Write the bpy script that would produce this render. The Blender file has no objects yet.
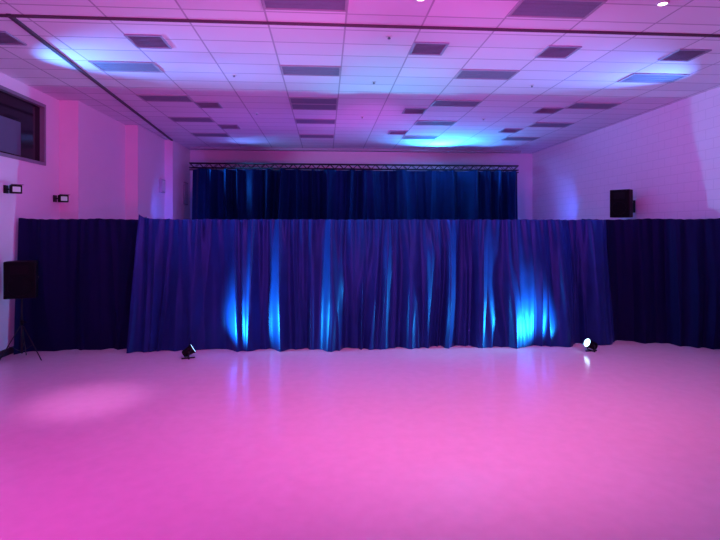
import bpy, bmesh, math, random
from mathutils import Vector, Matrix, noise, Euler
random.seed(4)
S = bpy.context.scene
COL = S.collection
S.view_settings.view_transform = 'Standard'
S.view_settings.look = 'None'
H = 4.95      # ceiling
XL, XR, YB, YR = -5.61, 7.52, 17.7, -4.0

# ---------------------------------------------------------------- materials
def mat(name, col, rough=0.6, metal=0.0, emit=None, estr=0.0, sheen=0.0, sheencol=None, noise_amt=0.08, nscale=20, bump=0.0, spec=0.5, tint=None):
    m = bpy.data.materials.new(name); m.use_nodes = True
    nt = m.node_tree; b = nt.nodes['Principled BSDF']
    b.inputs['Roughness'].default_value = rough
    b.inputs['Metallic'].default_value = metal
    b.inputs['Specular IOR Level'].default_value = spec
    if tint: b.inputs['Specular Tint'].default_value = (*tint, 1)
    tc = nt.nodes.new('ShaderNodeTexCoord'); nz = nt.nodes.new('ShaderNodeTexNoise')
    nz.inputs['Scale'].default_value = nscale; nz.inputs['Detail'].default_value = 4
    nt.links.new(tc.outputs['Object'], nz.inputs['Vector'])
    mx = nt.nodes.new('ShaderNodeMix'); mx.data_type = 'RGBA'
    mx.inputs[6].default_value = (*[c*(1-noise_amt) for c in col], 1)
    mx.inputs[7].default_value = (*[min(1, c*(1+noise_amt)) for c in col], 1)
    nt.links.new(nz.outputs['Fac'], mx.inputs[0]); nt.links.new(mx.outputs[2], b.inputs['Base Color'])
    if bump:
        bp = nt.nodes.new('ShaderNodeBump'); bp.inputs['Strength'].default_value = bump; bp.inputs['Distance'].default_value = 0.01
        nt.links.new(nz.outputs['Fac'], bp.inputs['Height']); nt.links.new(bp.outputs[0], b.inputs['Normal'])
    if emit:
        b.inputs['Emission Color'].default_value = (*emit, 1); b.inputs['Emission Strength'].default_value = estr
    if sheen:
        b.inputs['Sheen Weight'].default_value = sheen; b.inputs['Sheen Roughness'].default_value = 0.4
        b.inputs['Sheen Tint'].default_value = (*(sheencol or col), 1)
    return m

def brickmat(name, c1, c2, mortar, bw, bh, msize, axis, off=(0,0), stagger=0.0, rough=0.7, bump=0.3, spec=0.3, nvar=0.0):
    m = bpy.data.materials.new(name); m.use_nodes = True
    nt = m.node_tree; b = nt.nodes['Principled BSDF']; L = nt.links
    b.inputs['Roughness'].default_value = rough; b.inputs['Specular IOR Level'].default_value = spec
    tc = nt.nodes.new('ShaderNodeTexCoord'); sp = nt.nodes.new('ShaderNodeSeparateXYZ'); cb = nt.nodes.new('ShaderNodeCombineXYZ')
    L.new(tc.outputs['Object'], sp.inputs[0])
    for i, a in enumerate(axis):
        ad = nt.nodes.new('ShaderNodeMath'); ad.operation = 'ADD'; ad.inputs[1].default_value = off[i]
        L.new(sp.outputs[a], ad.inputs[0]); L.new(ad.outputs[0], cb.inputs[i])
    br = nt.nodes.new('ShaderNodeTexBrick'); br.offset = stagger; br.offset_frequency = 2; br.squash = 1
    br.inputs['Color1'].default_value = (*c1, 1); br.inputs['Color2'].default_value = (*c2, 1); br.inputs['Mortar'].default_value = (*mortar, 1)
    br.inputs['Scale'].default_value = 1; br.inputs['Brick Width'].default_value = bw; br.inputs['Row Height'].default_value = bh
    br.inputs['Mortar Size'].default_value = msize; br.inputs['Mortar Smooth'].default_value = 0.1
    L.new(cb.outputs[0], br.inputs['Vector'])
    L.new(br.outputs['Color'], b.inputs['Base Color'])
    if bump:
        inv = nt.nodes.new('ShaderNodeMath'); inv.operation = 'SUBTRACT'; inv.inputs[0].default_value = 1
        L.new(br.outputs['Fac'], inv.inputs[1])
        bp = nt.nodes.new('ShaderNodeBump'); bp.inputs['Strength'].default_value = bump; bp.inputs['Distance'].default_value = 0.01
        L.new(inv.outputs[0], bp.inputs['Height']); L.new(bp.outputs[0], b.inputs['Normal'])
    return m

M_ceil = brickmat('ceiling_tiles', (.82,.77,.84), (.74,.69,.77), (.46,.42,.50), 1.02, .51, .013, ('X','Y'), (3.81+10.2, -8.345+20.4), 0, .9, .15, .05)
M_block = brickmat('painted_block', (.78,.64,.76), (.77,.63,.75), (.69,.56,.68), .40, .20, .008, ('Y','Z'), (20,0), .5, .6, .15, .2)
M_plaster = mat('painted_plaster', (.80,.66,.76), .65, nscale=2, noise_amt=.03)
M_velvet = mat('blue_velvet', (.007,.018,.11), .40, sheen=.14, sheencol=(.14,.22,1), noise_amt=.35, nscale=4, spec=.5, tint=(.22,.42,1))
M_velvet_dark = mat('dark_navy_velvet', (.006,.006,.042), .6, sheen=.07, sheencol=(.15,.15,.8), noise_amt=.2, nscale=6, spec=.15, tint=(.25,.3,1))
M_velvet_stage = mat('stage_velvet', (.003,.018,.07), .5, sheen=.05, sheencol=(.1,.35,1), noise_amt=.2, nscale=6, spec=.2, tint=(.1,.35,1))
M_black = mat('black_plastic', (.004,.004,.006), .45, spec=.12)
M_grille = mat('perforated_grille', (.005,.005,.007), .7, 0, nscale=180, noise_amt=.6, bump=.5, spec=.08)
M_metal = mat('brushed_aluminium', (.25,.25,.28), .4, .9)
M_truss = mat('dull_aluminium', (.02,.02,.035), .4, .5)
M_steel = mat('black_steel', (.015,.015,.018), .45, .3)
M_track = mat('dark_track', (.07,.06,.08), .6)
M_troff = mat('unlit_diffuser', (.22,.24,.31), .8, nscale=40, spec=.02)
M_troffframe = mat('fixture_frame', (.40,.39,.44), .6, spec=.1)
M_vent = mat('vent_grey', (.32,.36,.44), .7, spec=.1)
M_ventback = mat('vent_cavity', (.18,.20,.26), .8, spec=.05)
M_glass = mat('dark_glass', (.01,.01,.014), .08, spec=.4)
M_frame = mat('window_frame', (.22,.18,.24), .5)
M_booth = mat('booth_interior', (.05,.04,.06), .8)
M_base = mat('vinyl_baseboard', (.03,.02,.04), .5)
M_lensw = mat('lit_lens', (.8,.9,1), .2, emit=(.50,.88,1), estr=5)
M_lensb = mat('blue_lens', (.3,.5,1), .2, emit=(.3,.6,1), estr=3)
M_lenswall = mat('floodlight_glass', (.35,.3,.45), .3, emit=(.8,.7,1), estr=.15, spec=.2)
M_down = mat('downlight_glow', (1,.95,.9), .3, emit=(1,.85,.95), estr=6)
M_white = mat('white_enamel', (.7,.7,.7), .5)
M_panel = mat('notice_paper', (.55,.5,.6), .7)
M_door = mat('booth_board', (.10,.09,.15), .6)

def floormat():
    m = mat('waxed_vinyl_floor', (.86,.70,.76), .18, nscale=7, noise_amt=.08, spec=.6)
    nt = m.node_tree; b = nt.nodes['Principled BSDF']; L = nt.links
    tc = nt.nodes.new('ShaderNodeTexCoord')
    n2 = nt.nodes.new('ShaderNodeTexNoise'); n2.inputs['Scale'].default_value = 7; n2.inputs['Detail'].default_value = 2
    L.new(tc.outputs['Object'], n2.inputs['Vector'])
    bp = nt.nodes.new('ShaderNodeBump'); bp.inputs['Strength'].default_value = .06; bp.inputs['Distance'].default_value = .015
    L.new(n2.outputs['Fac'], bp.inputs['Height']); L.new(bp.outputs[0], b.inputs['Normal'])
    return m
M_floor = floormat()

# ---------------------------------------------------------------- mesh helpers
class MB:
    def __init__(s): s.bm = bmesh.new()
    def box(s, c, size, rot=None, bevel=0):
        t = bmesh.new(); bmesh.ops.create_cube(t, size=1)
        bmesh.ops.scale(t, vec=Vector(size), verts=t.verts)
        if bevel: bmesh.ops.bevel(t, geom=list(t.edges), offset=bevel, segments=2, affect='EDGES', profile=.5)
        if rot: bmesh.ops.rotate(t, cent=(0,0,0), matrix=Euler(rot).to_matrix(), verts=t.verts)
        bmesh.ops.translate(t, vec=Vector(c), verts=t.verts); return s._add(t)
    def tube(s, p, q, r, r2=None, seg=12):
        p, q = Vector(p), Vector(q); d = q-p
        t = bmesh.new(); bmesh.ops.create_cone(t, cap_ends=True, segments=seg, radius1=r, radius2=r if r2 is None else r2, depth=d.length)
        bmesh.ops.rotate(t, cent=(0,0,0), matrix=d.to_track_quat('Z','Y').to_matrix(), verts=t.verts)
        bmesh.ops.translate(t, vec=(p+q)/2, verts=t.verts); return s._add(t)
    def path(s, pts, r, seg=8):
        for a, b in zip(pts[:-1], pts[1:]): s.tube(a, b, r, seg=seg)
        return s
    def prism(s, poly, z0, z1, bevel=0):
        t = bmesh.new(); vs = [t.verts.new((x, y, z0)) for x, y in poly]; f = t.faces.new(vs)
        e = bmesh.ops.extrude_face_region(t, geom=[f]); bmesh.ops.translate(t, vec=(0,0,z1-z0), verts=[v for v in e['geom'] if isinstance(v, bmesh.types.BMVert)])
        bmesh.ops.recalc_face_normals(t, faces=t.faces)
        if bevel: bmesh.ops.bevel(t, geom=list(t.edges), offset=bevel, segments=2, affect='EDGES', profile=.5)
        return s._add(t)
    def ring(s, c, n, R, r, seg=24):
        c = Vector(c); q = Vector(n).to_track_quat('Z','Y'); pts = [c + q @ Vector((R*math.cos(a*2*math.pi/seg), R*math.sin(a*2*math.pi/seg), 0)) for a in range(seg+1)]
        return s.path(pts, r, 6)
    def _add(s, t):
        me = bpy.data.meshes.new('tmp'); t.to_mesh(me); t.free(); s.bm.from_mesh(me); bpy.data.meshes.remove(me); return s
    def done(s, name, m, parent=None, smooth=False, mats=None):
        me = bpy.data.meshes.new(name); s.bm.to_mesh(me); s.bm.free()
        o = bpy.data.objects.new(name, me); COL.objects.link(o); me.materials.append(m)
        if mats:
            for x in mats: me.materials.append(x)
        if smooth:
            for p in me.polygons: p.use_smooth = True
        if parent: o.parent = parent
        return o
def thing(name, label, cat, loc=(0,0,0), rot=(0,0,0), group=None):
    e = bpy.data.objects.new(name, None); e.empty_display_size = .1; COL.objects.link(e)
    e.location = loc; e.rotation_euler = rot; e['label'] = label; e['category'] = cat
    if group: e['group'] = group
    return e
def struct(o, label, cat):
    o['kind'] = 'structure'; o['label'] = label; o['category'] = cat; return o
def dup(t, loc, rot=None):
    n = t.copy(); COL.objects.link(n); n.location = loc
    if rot is not None: n.rotation_euler = rot
    for c in list(t.children):
        k = c.copy(); COL.objects.link(k); k.parent = n
        for g in list(c.children):
            kk = g.copy(); COL.objects.link(kk); kk.parent = k
    return n

# ---------------------------------------------------------------- room
struct(MB().box((.9, 6.85, -.1), (13.7, 22.2, .2)).done('floor', M_floor), 'glossy waxed vinyl floor lit pink', 'floor')
struct(MB().box((.9, 6.85, H+.1), (13.7, 22.2, .2)).done('ceiling', M_ceil), 'suspended acoustic tile ceiling in pink light', 'ceiling')
WY0, WY1, WZ0, WZ1 = 6.6, 10.46, 3.50, 4.72
T = .25
w = MB()
def wb(x0,x1,y0,y1,z0,z1): w.box(((x0+x1)/2,(y0+y1)/2,(z0+z1)/2),(x1-x0,y1-y0,z1-z0))
wb(XL-T, XL, YR, WY0, 0, H); wb(XL-T, XL, WY1, 11.0, 0, H); wb(XL-T, XL, WY0, WY1, 0, WZ0); wb(XL-T, XL, WY0, WY1, WZ1, H)
wb(XL-T, -5.22, 11.0, 13.5, 0, H); wb(XL-T, -4.9, 13.5, 15.7, 0, H); wb(XL-T, -4.66, 15.7, YB, 0, H)
struct(w.done('wall_left', M_plaster), 'stepped painted side wall in pink light', 'wall')
struct(MB().box((XR+T/2, (YR+YB)/2, H/2), (T, YB-YR, H)).done('wall_right', M_block), 'painted concrete block side wall', 'wall')
struct(MB().box((.9, YB+T/2, H/2), (13.7, T, H)).done('wall_back', M_plaster), 'painted end wall beyond the stage', 'wall')
struct(MB().box((.9, YR-T/2, H/2), (13.7, T, H)).done('wall_front', M_plaster), 'painted end wall facing the stage', 'wall')
w = MB()
wb(-7.6,-7.5,WY0-.3,WY1+.3,3.0,H); wb(-7.5,XL-T,WY0-.3,WY0-.2,3.0,H); wb(-7.5,XL-T,WY1+.2,WY1+.3,3.0,H); wb(-7.5,XL-T,WY0-.2,WY1+.2,2.95,3.0); wb(-7.5,XL-T,WY0-.2,WY1+.2,H,H+.05)
struct(w.done('wall_booth', M_booth), 'unlit booth interior behind the window', 'wall')
w = MB(); f=.06
wb(XL-.12,XL+.02,WY0,WY1,WZ0,WZ0+f); wb(XL-.12,XL+.02,WY0,WY1,WZ1-f,WZ1); wb(XL-.12,XL+.02,WY1-f,WY1,WZ0+f,WZ1-f); wb(XL-.12,XL+.02,WY0,WY0+f,WZ0+f,WZ1-f)
win = struct(w.done('window_1', M_frame), 'dark interior booth window with grey frame', 'window')
w = MB(); wb(XL-.08,XL-.07,WY0+f,WY1-f,WZ0+f,WZ1-f); g = w.done('window_pane', M_glass, win)
w = MB(); wb(XL-.066,XL-.055,8.0,9.75,WZ0+.1,WZ0+.72); g = w.done('window_blind', M_door, win); g['label']='grey-blue blind behind the glass'
w = MB(); wb(XL,XL+.015,YR,11.0,0,.12); struct(w.done('baseboard_left', M_base), 'dark vinyl baseboard', 'baseboard')
w = MB(); wb(XR-.015,XR,YR,YB,0,.12); struct(w.done('baseboard_right', M_base), 'dark vinyl baseboard', 'baseboard')
struct(MB().tube((XL,6.62,H-.012),(XR,6.62,H-.012),.025,seg=4).done('trim_1', M_track), 'dark partition track across the ceiling', 'ceiling track')
struct(MB().box((-4.33,11.15,H-.015),(.055,9.15,.03),rot=(0,0,math.atan2(.70,9.1))).done('trim_2', M_track), 'dark partition track along the ceiling', 'ceiling track')
struct(MB().box((1.15,17.0,H-.04),(11.3,.14,.08)).done('trim_3', M_troffframe), 'grey ceiling beam above the stage curtain', 'beam')

# ---------------------------------------------------------------- ceiling fixtures
def troffer(loc):
    t = thing('ceiling_light', 'unlit rectangular fluorescent troffer set in the tile ceiling', 'ceiling light', loc, group='unlit ceiling troffers')
    m = MB(); 
    for s in (-1,1): m.box((s*.495,0,-.008),(.03,.51,.02)); m.box((0,s*.24,-.008),(.96,.03,.02))
    m.done('frame', M_troffframe, t)
    m = MB(); m.box((0,0,-.004),(.96,.45,.01)); 
    for i in range(1,4): m.box((0,-.225+i*.1125,-.01),(.96,.008,.008))
    m.done('diffuser', M_troff, t); return t
base = None
for y in (8.6, 10.64, 12.68, 14.72):
    for x in (-3.3, -.24, 2.82, 5.88):
        if base is None: base = troffer((x,y,H))
        else: dup(base, (x,y,H))
for x in (-.24, 2.82): dup(base, (x, 5.95, H))
dup(base, (-.24, 11.15, H))
def vent(loc):
    t = thing('air_vent', 'grey square louvred ceiling air vent', 'air vent', loc, group='ceiling air vents')
    m = MB()
    for s in (-1,1): m.box((s*.24,0,-.01),(.03,.50,.02)); m.box((0,s*.235,-.01),(.45,.03,.02))
    m.done('frame', M_vent, t)
    m = MB()
    for i in range(9): m.box((0,-.2+i*.05,-.012),(.45,.036,.004),rot=(.28,0,0))
    m.done('louvre', M_vent, t)
    MB().box((0,0,-.001),(.45,.44,.002)).done('back_plate', M_ventback, t)
    return t
vb = None
for p in ((-2.54,7.42),(1.55,7.42),(3.55,7.42),(5.58,7.42),(-4.62,7.42),(-2.54,11.15),(-2.54,13.5),(2.05,11.4),(5.1,11.15),(2.05,14.0),(5.1,13.5)):
    if vb is None: vb = vent((*p,H))
    else: dup(vb, (*p,H))
def downlight(loc):
    t = thing('recessed_downlight', 'small round lit recessed downlight', 'downlight', loc, group='recessed downlights')
    MB().ring((0,0,-.008),(0,0,1),.06,.012).done('trim_ring', M_white, t, True)
    MB().tube((0,0,-.012),(0,0,-.001),.05,seg=24).done('lens', M_down, t); return t
d0 = downlight((4.04,5.73,H)); dup(d0,(1.12,5.8,H))
def sprinkler(loc):
    t = thing('ceiling_sprinkler', 'small white ceiling sprinkler head', 'ceiling sprinkler', loc, group='ceiling sprinkler heads')
    MB().tube((0,0,-.008),(0,0,0),.045,seg=16).done('escutcheon', M_white, t)
    MB().tube((0,0,-.03),(0,0,-.008),.012,seg=8).tube((0,0,-.035),(0,0,-.03),.022,seg=12).done('head', M_metal, t); return t
s0 = sprinkler((.9,7.0,H))
for p in ((-1.6,8.95),(.9,9.2),(3.9,9.2),(-1.6,11.9),(.9,12.1),(3.9,12.1)): dup(s0,(*p,H))

# ---------------------------------------------------------------- drapes
def ridge(v, p=1.2):            # rounded crest, sharp dark valley
    return 1-min(1,abs(v)*2.7)**p
def drape_mesh(name, m, parent, pa, pb, z0, z1, seed, amp_t, amp_b, freq, flare=(0,0), nz=60, topwave=.007, pleat=6.0, L0=0, dens=190, peak=0, sag=0):
    pa=Vector((*pa,0)); pb=Vector((*pb,0)); dirv=(pb-pa); Ln=dirv.length; dirv.normalize(); nrm=Vector((dirv.y,-dirv.x,0))
    n = int(Ln*dens); vs=[]; fs=[]
    for j in range(nz+1):
        t = j/nz; z = z0+(z1-z0)*t; k = (1-t)
        for i in range(n+1):
            u = i/n; s = -flare[0]*k+(Ln+(flare[0]+flare[1])*k)*u; L = L0+Ln*u
            wv = L + .14*noise.noise(Vector((L*.9, t*.7, seed+7)))
            amp = amp_t+(amp_b-amp_t)*min(1,k*1.6)**.8
            n1 = noise.noise(Vector((wv*freq, t*.25, seed)))
            n2 = noise.noise(Vector((wv*freq*2.0+5, t*.5, seed+3)))
            n3 = noise.noise(Vector((wv*freq*3.6+3, t*1.5+9, seed+5)))
            n4 = noise.noise(Vector((L*6+3, z*3.0+9, seed+15)))
            ple = math.sin(wv*pleat*2*math.pi + 3*noise.noise(Vector((L*2,0,seed))))
            big = 1+.7*noise.noise(Vector((L*.6,0,seed+11)))
            mixn = .55+.6*noise.noise(Vector((L*.8+30,t*.5,seed+19)))
            d = amp*big*(1.1*ridge(n1)+.6*mixn*ridge(n2)+.20*n3) + .018*ple*t**4 + .004*n4
            s += .7*amp*noise.noise(Vector((wv*freq*1.2+20, t*.4, seed+2)))*(.3+.7*k)*min(1,u*12,(1-u)*12)
            zz = z
            if j == nz: zz += topwave*(ple*.5+1.2*n2)
            if j == 0: zz += .012*abs(n2)
            if peak: zz += peak*t*math.exp(-(u*Ln)/.10)
            if sag: zz -= sag*t*math.sin(math.pi*u)
            p = pa+dirv*s+nrm*d
            vs.append((p.x,p.y,zz))
    W=n+1
    for j in range(nz):
        for i in range(n): a=j*W+i; fs.append((a,a+1,a+W+1,a+W))
    me = bpy.data.meshes.new(name); me.from_pydata(vs,[],fs); me.materials.append(m)
    for p in me.polygons: p.use_smooth=True
    o = bpy.data.objects.new(name, me); COL.objects.link(o); o.parent=parent
    return o
def partition(label, pa, pb, ztop, m, seed, panels, amp_t, amp_b, freq, flareL=0, flareR=0, finial=False, sag=0):
    t = thing('drape_partition', label, 'curtain')
    A=Vector((*pa,0)); B=Vector((*pb,0)); d=(B-A).normalized(); bk=Vector((-d.y,d.x,0)); Z=Vector((0,0,1))
    MB().tube(A+bk*.06+Z*(ztop-.06),B+bk*.06+Z*(ztop-.06),.019).done('crossbar', M_metal, t, True)
    nposts = max(2, panels//2+1); rz=math.atan2(d.y,d.x)
    for i in range(nposts):
        p = A+d*(.1+((B-A).length-.3)*i/(nposts-1))
        if finial and i==0: p = A+d*.03
        top = ztop+(.05 if (finial and i==0) else -.04)
        mb = MB().tube(p+bk*.2,p+bk*.2+Z*top,.024); mb.box(p+bk*.22+Z*.006,(.3,.30,.012),rot=(0,0,rz)); mb.box(p+bk*.13+Z*(ztop-.06),(.03,.15,.03),rot=(0,0,rz))
        mb.done('upright', M_metal, t, False)
    for i in range(panels):
        a = A+(B-A)*i/panels-d*.01; b = A+(B-A)*(i+1)/panels+d*.02
        drape_mesh('drape_panel', m, t, (a.x,a.y), (b.x,b.y), .004, ztop, seed, amp_t, amp_b, freq, (flareL if i==0 else .0, flareR if i==panels-1 else .0), L0=(a-A).length, peak=(.09 if finial and i==0 else 0), sag=sag)
    return t
partition('royal blue velvet drape wall standing across the floor', (-3.38,9.42), (5.44,9.42), 2.41, M_velvet, 3.3, 6, .075, .22, 2.05, .16, .20, True)
partition('near-black navy drape beside the stage next to speaker', (XL+.08,9.50), (-3.0,9.9), 2.43, M_velvet_dark, 41.0, 2, .07, .17, 1.8, sag=.02)
partition('dark navy drape reaching the block side wall', (5.25,9.9), (XR-.05,8.95), 2.44, M_velvet_dark, 77.0, 2, .07, .17, 1.8, sag=.02)
st = thing('stage_curtain', 'tall blue velvet stage curtain hanging below the truss', 'curtain')
drape_mesh('curtain_cloth', M_velvet_stage, st, (-4.18,16.2), (6.30,16.2), .01, 4.10, 120.0, .30, .32, 1.9, nz=40, pleat=3, dens=110)
MB().tube((-4.30,16.22,4.10),(6.42,16.22,4.10),.02).done('curtain_rail', M_truss, st, True)

# ---------------------------------------------------------------- truss
TY, TZ = 16.5, 4.27
def truss():
    t = thing('stage_truss', 'slim dark box lighting truss above the stage curtain', 'truss')
    a, b, hw = -4.36, 6.50, .075
    for dy in (-hw,hw):
        for dz in (-hw,hw):
            MB().tube((a,TY+dy,TZ+dz),(b,TY+dy,TZ+dz),.019,seg=8).done('chord', M_truss, t, True)
    m = MB(); n = 72
    for i in range(n):
        x0=a+(b-a)*i/n; x1=a+(b-a)*(i+1)/n; s = 1 if i%2 else -1
        for dy in (-hw,hw): m.tube((x0,TY+dy,TZ-hw*s),(x1,TY+dy,TZ+hw*s),.010,seg=6)
        for dz in (-hw,hw): m.tube((x0,TY-hw*s,TZ+dz),(x1,TY+hw*s,TZ+dz),.010,seg=6)
    m.done('diagonal_bracing', M_truss, t)
    for x in (a+.45, b-.45):
        m = MB()
        for dx in (-.08,.08):
            for dy in (-.08,.08): m.tube((x+dx,TY+dy,0),(x+dx,TY+dy,TZ-.075),.022,seg=8)
        for i in range(12):
            z=.1+i*.33; m.tube((x-.08,TY-.08,z),(x+.08,TY-.08,z+.33),.01,seg=6); m.tube((x-.08,TY+.08,z),(x+.08,TY+.08,z+.33),.01,seg=6)
        m.done('tower', M_steel, t)
    return t
truss()
def stage_light(loc, rot):
    t = thing('stage_light', 'small black par can clamped on the truss', 'stage light', loc, rot, 'par cans on the truss')
    MB().tube((0,-.05,-.12),(0,.04,-.05),.045,.035,seg=16).done('housing', M_black, t, True)
    MB().tube((0,-.056,-.126),(0,-.05,-.12),.038,seg=16).done('lens', M_lensb, t)
    MB().box((-.055,.0,-.06),(.008,.02,.11)).box((.055,.0,-.06),(.008,.02,.11)).box((0,.0,-.004),(.118,.03,.008)).done('yoke', M_steel, t)
    return t
sl=None
for i,x in enumerate((-3.55,-3.2,-2.2,-1.75,-.3,.5,2.3,2.65,4.1,5.1,5.5)):
    loc=(x,TY-.10,TZ-.098)
    r=(0,0,random.uniform(-.5,.5))
    if sl is None: sl=stage_light(loc,r)
    else: dup(sl,loc,r)

# ---------------------------------------------------------------- floor uplights
def uplight(loc, d, label, lensm):
    d = Vector(d).normalized(); t = thing('floor_uplight', label, 'stage light', loc, group='LED uplights at the drape')
    c = Vector((0,0,.125)); side = Vector((-d.y,d.x,0)).normalized()
    m = MB(); m.tube(c-d*.08, c+d*.06, .06,.078,seg=28); m.tube(c+d*.06,c+d*.09,.086,seg=28)
    for k in range(4): m.tube(c-d*(.02+.02*k), c-d*(.027+.02*k), .07,seg=24)
    m.tube(c-d*.10,c-d*.08,.05,seg=20)
    m.done('housing', M_black, t, False)
    m = MB(); m.tube(c+d*.088,c+d*.094,.074,seg=28); m.done('lens', lensm, t)
    m = MB()
    for s in (-1,1):
        p = c+side*s*.105; m.tube(p, Vector((p.x,p.y,.02)), .009, seg=8); m.tube(c+side*s*.07, p+side*s*.012, .014, seg=10)
    m.tube(Vector((side.x*.105,side.y*.105,.02)), Vector((-side.x*.105,-side.y*.105,.02)), .012, seg=8)
    h = Vector((d.x,d.y,0)).normalized()
    m.tube(Vector((0,0,.012))-h*.11, Vector((0,0,.012))+h*.11, .012, seg=8)
    m.done('yoke', M_steel, t); return t
UL = Vector((-2.35,8.80,0)); UR = Vector((4.84,8.80,0))
uplight(UL, (.80,.30,.50), 'black LED par uplight on floor beside the drape', M_lensb)
uplight(UR, (-.85,-.10,.40), 'black LED uplight with glowing white lens on floor', M_lensw)

# ---------------------------------------------------------------- loudspeakers
def speaker(name, label, loc, rotz, wd, dp, ht, tilt=0):
    t = thing(name, label, 'speaker', loc, (tilt,0,rotz))
    MB().prism([(-wd/2,-dp/2),(wd/2,-dp/2),(wd/2,dp*.1),(wd*.3,dp/2),(-wd*.3,dp/2),(-wd/2,dp*.1)],0,ht,.015).done('cabinet', M_black, t)
    MB().box((0,-dp/2-.006,ht*.5),(wd*.9,.014,ht*.92),bevel=.004).done('grille', M_grille, t)
    MB().ring((0,-dp/2-.012,ht*.34),(0,-1,0),wd*.36,.008).done('woofer_ring', M_black, t, True)
    MB().box((0,-dp/2-.014,ht*.78),(wd*.55,.01,ht*.22),bevel=.003).done('horn', M_black, t)
    for s in (-1,1): MB().box((s*(wd/2+.004),-.02,ht*.55),(.012,.12,.03),bevel=.003).done('handle', M_steel, t)
    return t
SP = Vector((-5.14,8.88,0))
stand = thing('speaker_stand', 'black tripod loudspeaker stand near the side wall', 'speaker stand', SP)
m = MB().tube((0,0,.12),(0,0,.75),.016).tube((0,0,.7),(0,0,1.07),.013); m.done('pole', M_steel, stand, True)
MB().tube((0,0,.60),(0,0,.68),.028).tube((.03,0,.65),(.08,0,.65),.009).done('collar', M_black, stand, True)
for k in range(3):
    a = math.radians(-10+120*k); r=.36
    f = Vector((math.cos(a)*r, math.sin(a)*r,.009))
    MB().tube((math.cos(a)*.03,math.sin(a)*.03,.58),f,.008).tube((math.cos(a)*.02,math.sin(a)*.02,.16),(f.x*.55,f.y*.55,.27),.005).done('leg', M_steel, stand, True)
MB().tube((0,0,1.055),(0,0,1.07),.07).done('top_plate', M_steel, stand)
speaker('loudspeaker','black loudspeaker mounted on a tripod stand', (SP.x,SP.y,1.07), math.radians(20), .46,.36,.62)
ws = speaker('wall_loudspeaker','black loudspeaker angled on a wall bracket', (7.10,11.50,2.50), math.radians(-50), .44,.40,.66, 0)
MB().tube((.0,.18,.40),(.12,.32,.40),.018).tube((0,.18,.15),(.12,.32,.15),.014).box((.13,.34,.27),(.14,.02,.30),rot=(0,0,-.69)).done('wall_bracket', M_steel, ws)

# ---------------------------------------------------------------- wall floodlights
def flood(loc, rotz):
    t = thing('wall_floodlight','small black floodlight on a wall bracket','floodlight',loc,(0,0,rotz),'floodlights on the side wall')
    MB().box((.015,0,0),(.03,.10,.14)).tube((.02,0,0),(.14,0,0),.014).done('bracket', M_steel, t)
    h=MB().box((0,0,0),(.09,.18,.15),bevel=.012).box((-.055,0,0),(.03,.14,.11)).done('housing', M_black, t)
    l=MB().box((.048,0,0),(.008,.12,.09)).done('lens', M_lenswall, t)
    v=MB().box((.07,0,.08),(.06,.18,.008)).done('visor', M_black, t)
    for o in (h,l,v): o.location=(.18,0,0); o.rotation_euler=(0,0,-.75)
    return t
f0 = flood((XL,9.2,2.93),0); dup(f0,(XL,10.80,2.86))

nb = thing('notice_board','pale notice board on the side wall','notice board',(-4.66,17.1,3.4))
MB().box((.012,0,0),(.02,.5,.75)).done('frame', M_frame, nb); MB().box((.024,0,0),(.006,.44,.69)).done('paper', M_panel, nb)
cb = thing('wall_control_box','small grey control box on the side wall','control box',(-4.9,15.3,3.5))
MB().box((.05,0,0),(.10,.3,.4),bevel=.01).done('housing', M_troffframe, cb); MB().box((.104,0,0),(.01,.24,.32)).done('cover', M_white, cb)

# ---------------------------------------------------------------- lights
def spot(name, loc, target, power, col, size=60, blend=.8, r=.1):
    l = bpy.data.lights.new(name,'SPOT'); l.energy=power; l.color=col; l.spot_size=math.radians(size); l.spot_blend=blend; l.shadow_soft_size=r
    o = bpy.data.objects.new(name,l); COL.objects.link(o); o.location=loc
    o.rotation_euler=(Vector(target)-Vector(loc)).to_track_quat('-Z','Y').to_euler(); return o
def area(name, loc, target, power, col, sx, sy):
    l = bpy.data.lights.new(name,'AREA'); l.energy=power; l.color=col; l.shape='RECTANGLE'; l.size=sx; l.size_y=sy
    o = bpy.data.objects.new(name,l); COL.objects.link(o); o.location=loc
    o.rotation_euler=(Vector(target)-Vector(loc)).to_track_quat('-Z','Y').to_euler(); return o
MAG=(1,.05,.64); PINK=(1,.22,.62); VIO=(.5,.10,1); BLU=(.06,.12,1)
spot('floor_wash_lamp',(-2.8,2.5,4.7),(-2.8,4.6,0),620,MAG,84,1,.3)
spot('floor_wash_lamp',(1.8,3.7,4.7),(1.5,7.0,0),950,PINK,94,1,.3)
spot('floor_wash_lamp',(5.5,4.5,4.7),(5.0,6.8,0),240,PINK,70,1,.3)
spot('floor_wash_lamp',(-2.8,5.6,4.7),(-3.1,6.75,0),380,(1,.30,.85),22,1,.2)
spot('ceiling_wash_lamp',(0,-1.5,1.0),(0.5,5.0,H),1250,(1,.09,.68),104,1,.3)
spot('wall_wash_lamp',(3,3,3.4),(-5.6,12,4.2),1050,(1,.12,.70),48,1,.3)
spot('wall_wash_lamp',(-1,3,3.4),(7.5,12.5,4.5),1000,(1,.07,.74),44,1,.3)
spot('wall_wash_lamp',(1,8,3.4),(1.2,17.6,5.2),560,(1,.10,.75),44,1,.3)
spot('blue_ceiling_lamp',(-5.40,8.4,4.0),(-2.6,8.2,4.95),900,(.08,.34,1),64,1,.05)
spot('blue_ceiling_lamp',(-4.2,9.3,3.8),(0,8.4,4.95),260,(.12,.30,1),38,1,.05)
spot('blue_ceiling_lamp',(7.3,8.7,3.95),(4.8,8.3,4.95),850,(.10,.30,1),60,1,.05)
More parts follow.
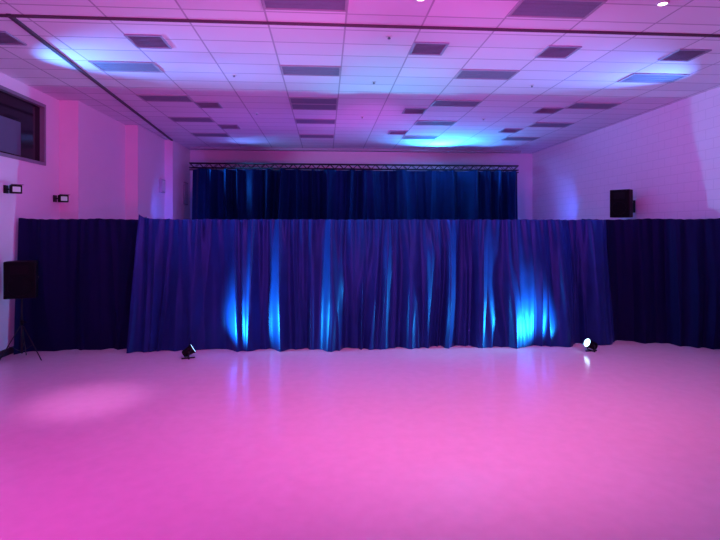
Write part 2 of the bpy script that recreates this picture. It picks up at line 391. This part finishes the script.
spot('blue_ceiling_lamp',(3.7,16.1,4.15),(3.6,15.2,H),900,(.03,.38,1),150,1,.05)
spot('blue_ceiling_lamp',(5.2,16.1,4.2),(5.2,15.2,H),60,(.06,.3,1),150,1,.05)
spot('blue_ceiling_lamp',(-2.5,16.1,4.2),(-2.6,15.2,H),30,(.15,.2,1),150,1,.05)
spot('blue_wall_lamp',(6.7,14.0,2.6),(7.5,16.3,3.2),90,BLU,100,1,.05)
spot('blue_wall_lamp',(-4.2,14.0,2.6),(-4.7,16.3,3.2),60,BLU,100,1,.05)
spot('stage_wash_lamp',(-4.4,15.4,4.3),(1,16.1,3.6),440,(.04,.42,1),70,1,.03)
spot('stage_wash_lamp',(6.9,15.2,4.3),(2.5,16.1,3.4),220,(.04,.32,1),70,1,.03)
area('violet_fill_lamp',(1,12.5,2.7),(1,13.5,H),45,VIO,8,2)
spot('uplight_beam',UL+Vector((.16,.05,.22)),(.1,9.35,1.55),900,(.03,.60,1),86,1,.08)
spot('uplight_beam',UR+Vector((-.20,.0,.20)),(2.2,9.35,1.5),850,(.03,.60,1),86,1,.08)
spot('added_drape_accent',(-5.2,8.2,4.5),(.4,9.3,1.4),620,(.05,.22,1),56,1,.04)  # drape accents: unseen spots without fixtures, added to bring out the folds
spot('added_drape_accent',(7.2,8.2,4.5),(2.2,9.3,1.4),460,(.08,.18,1),56,1,.04)
spot('added_drape_accent',(-1.2,8.4,4.7),(2.2,9.3,.9),300,(.03,.50,1),36,1,.04)
W = bpy.data.worlds.new('World'); S.world=W; W.use_nodes=True
W.node_tree.nodes['Background'].inputs[0].default_value=(.3,.1,.5,1); W.node_tree.nodes['Background'].inputs[1].default_value=.02

# ---------------------------------------------------------------- camera
c = bpy.data.cameras.new('Camera'); co = bpy.data.objects.new('Camera',c); COL.objects.link(co)
c.sensor_width=36; c.lens=25; c.shift_y=-42/720; c.clip_end=100
co.location=(0,0,2.25); co.rotation_euler=(math.radians(90),0,math.radians(-4))
S.camera=co
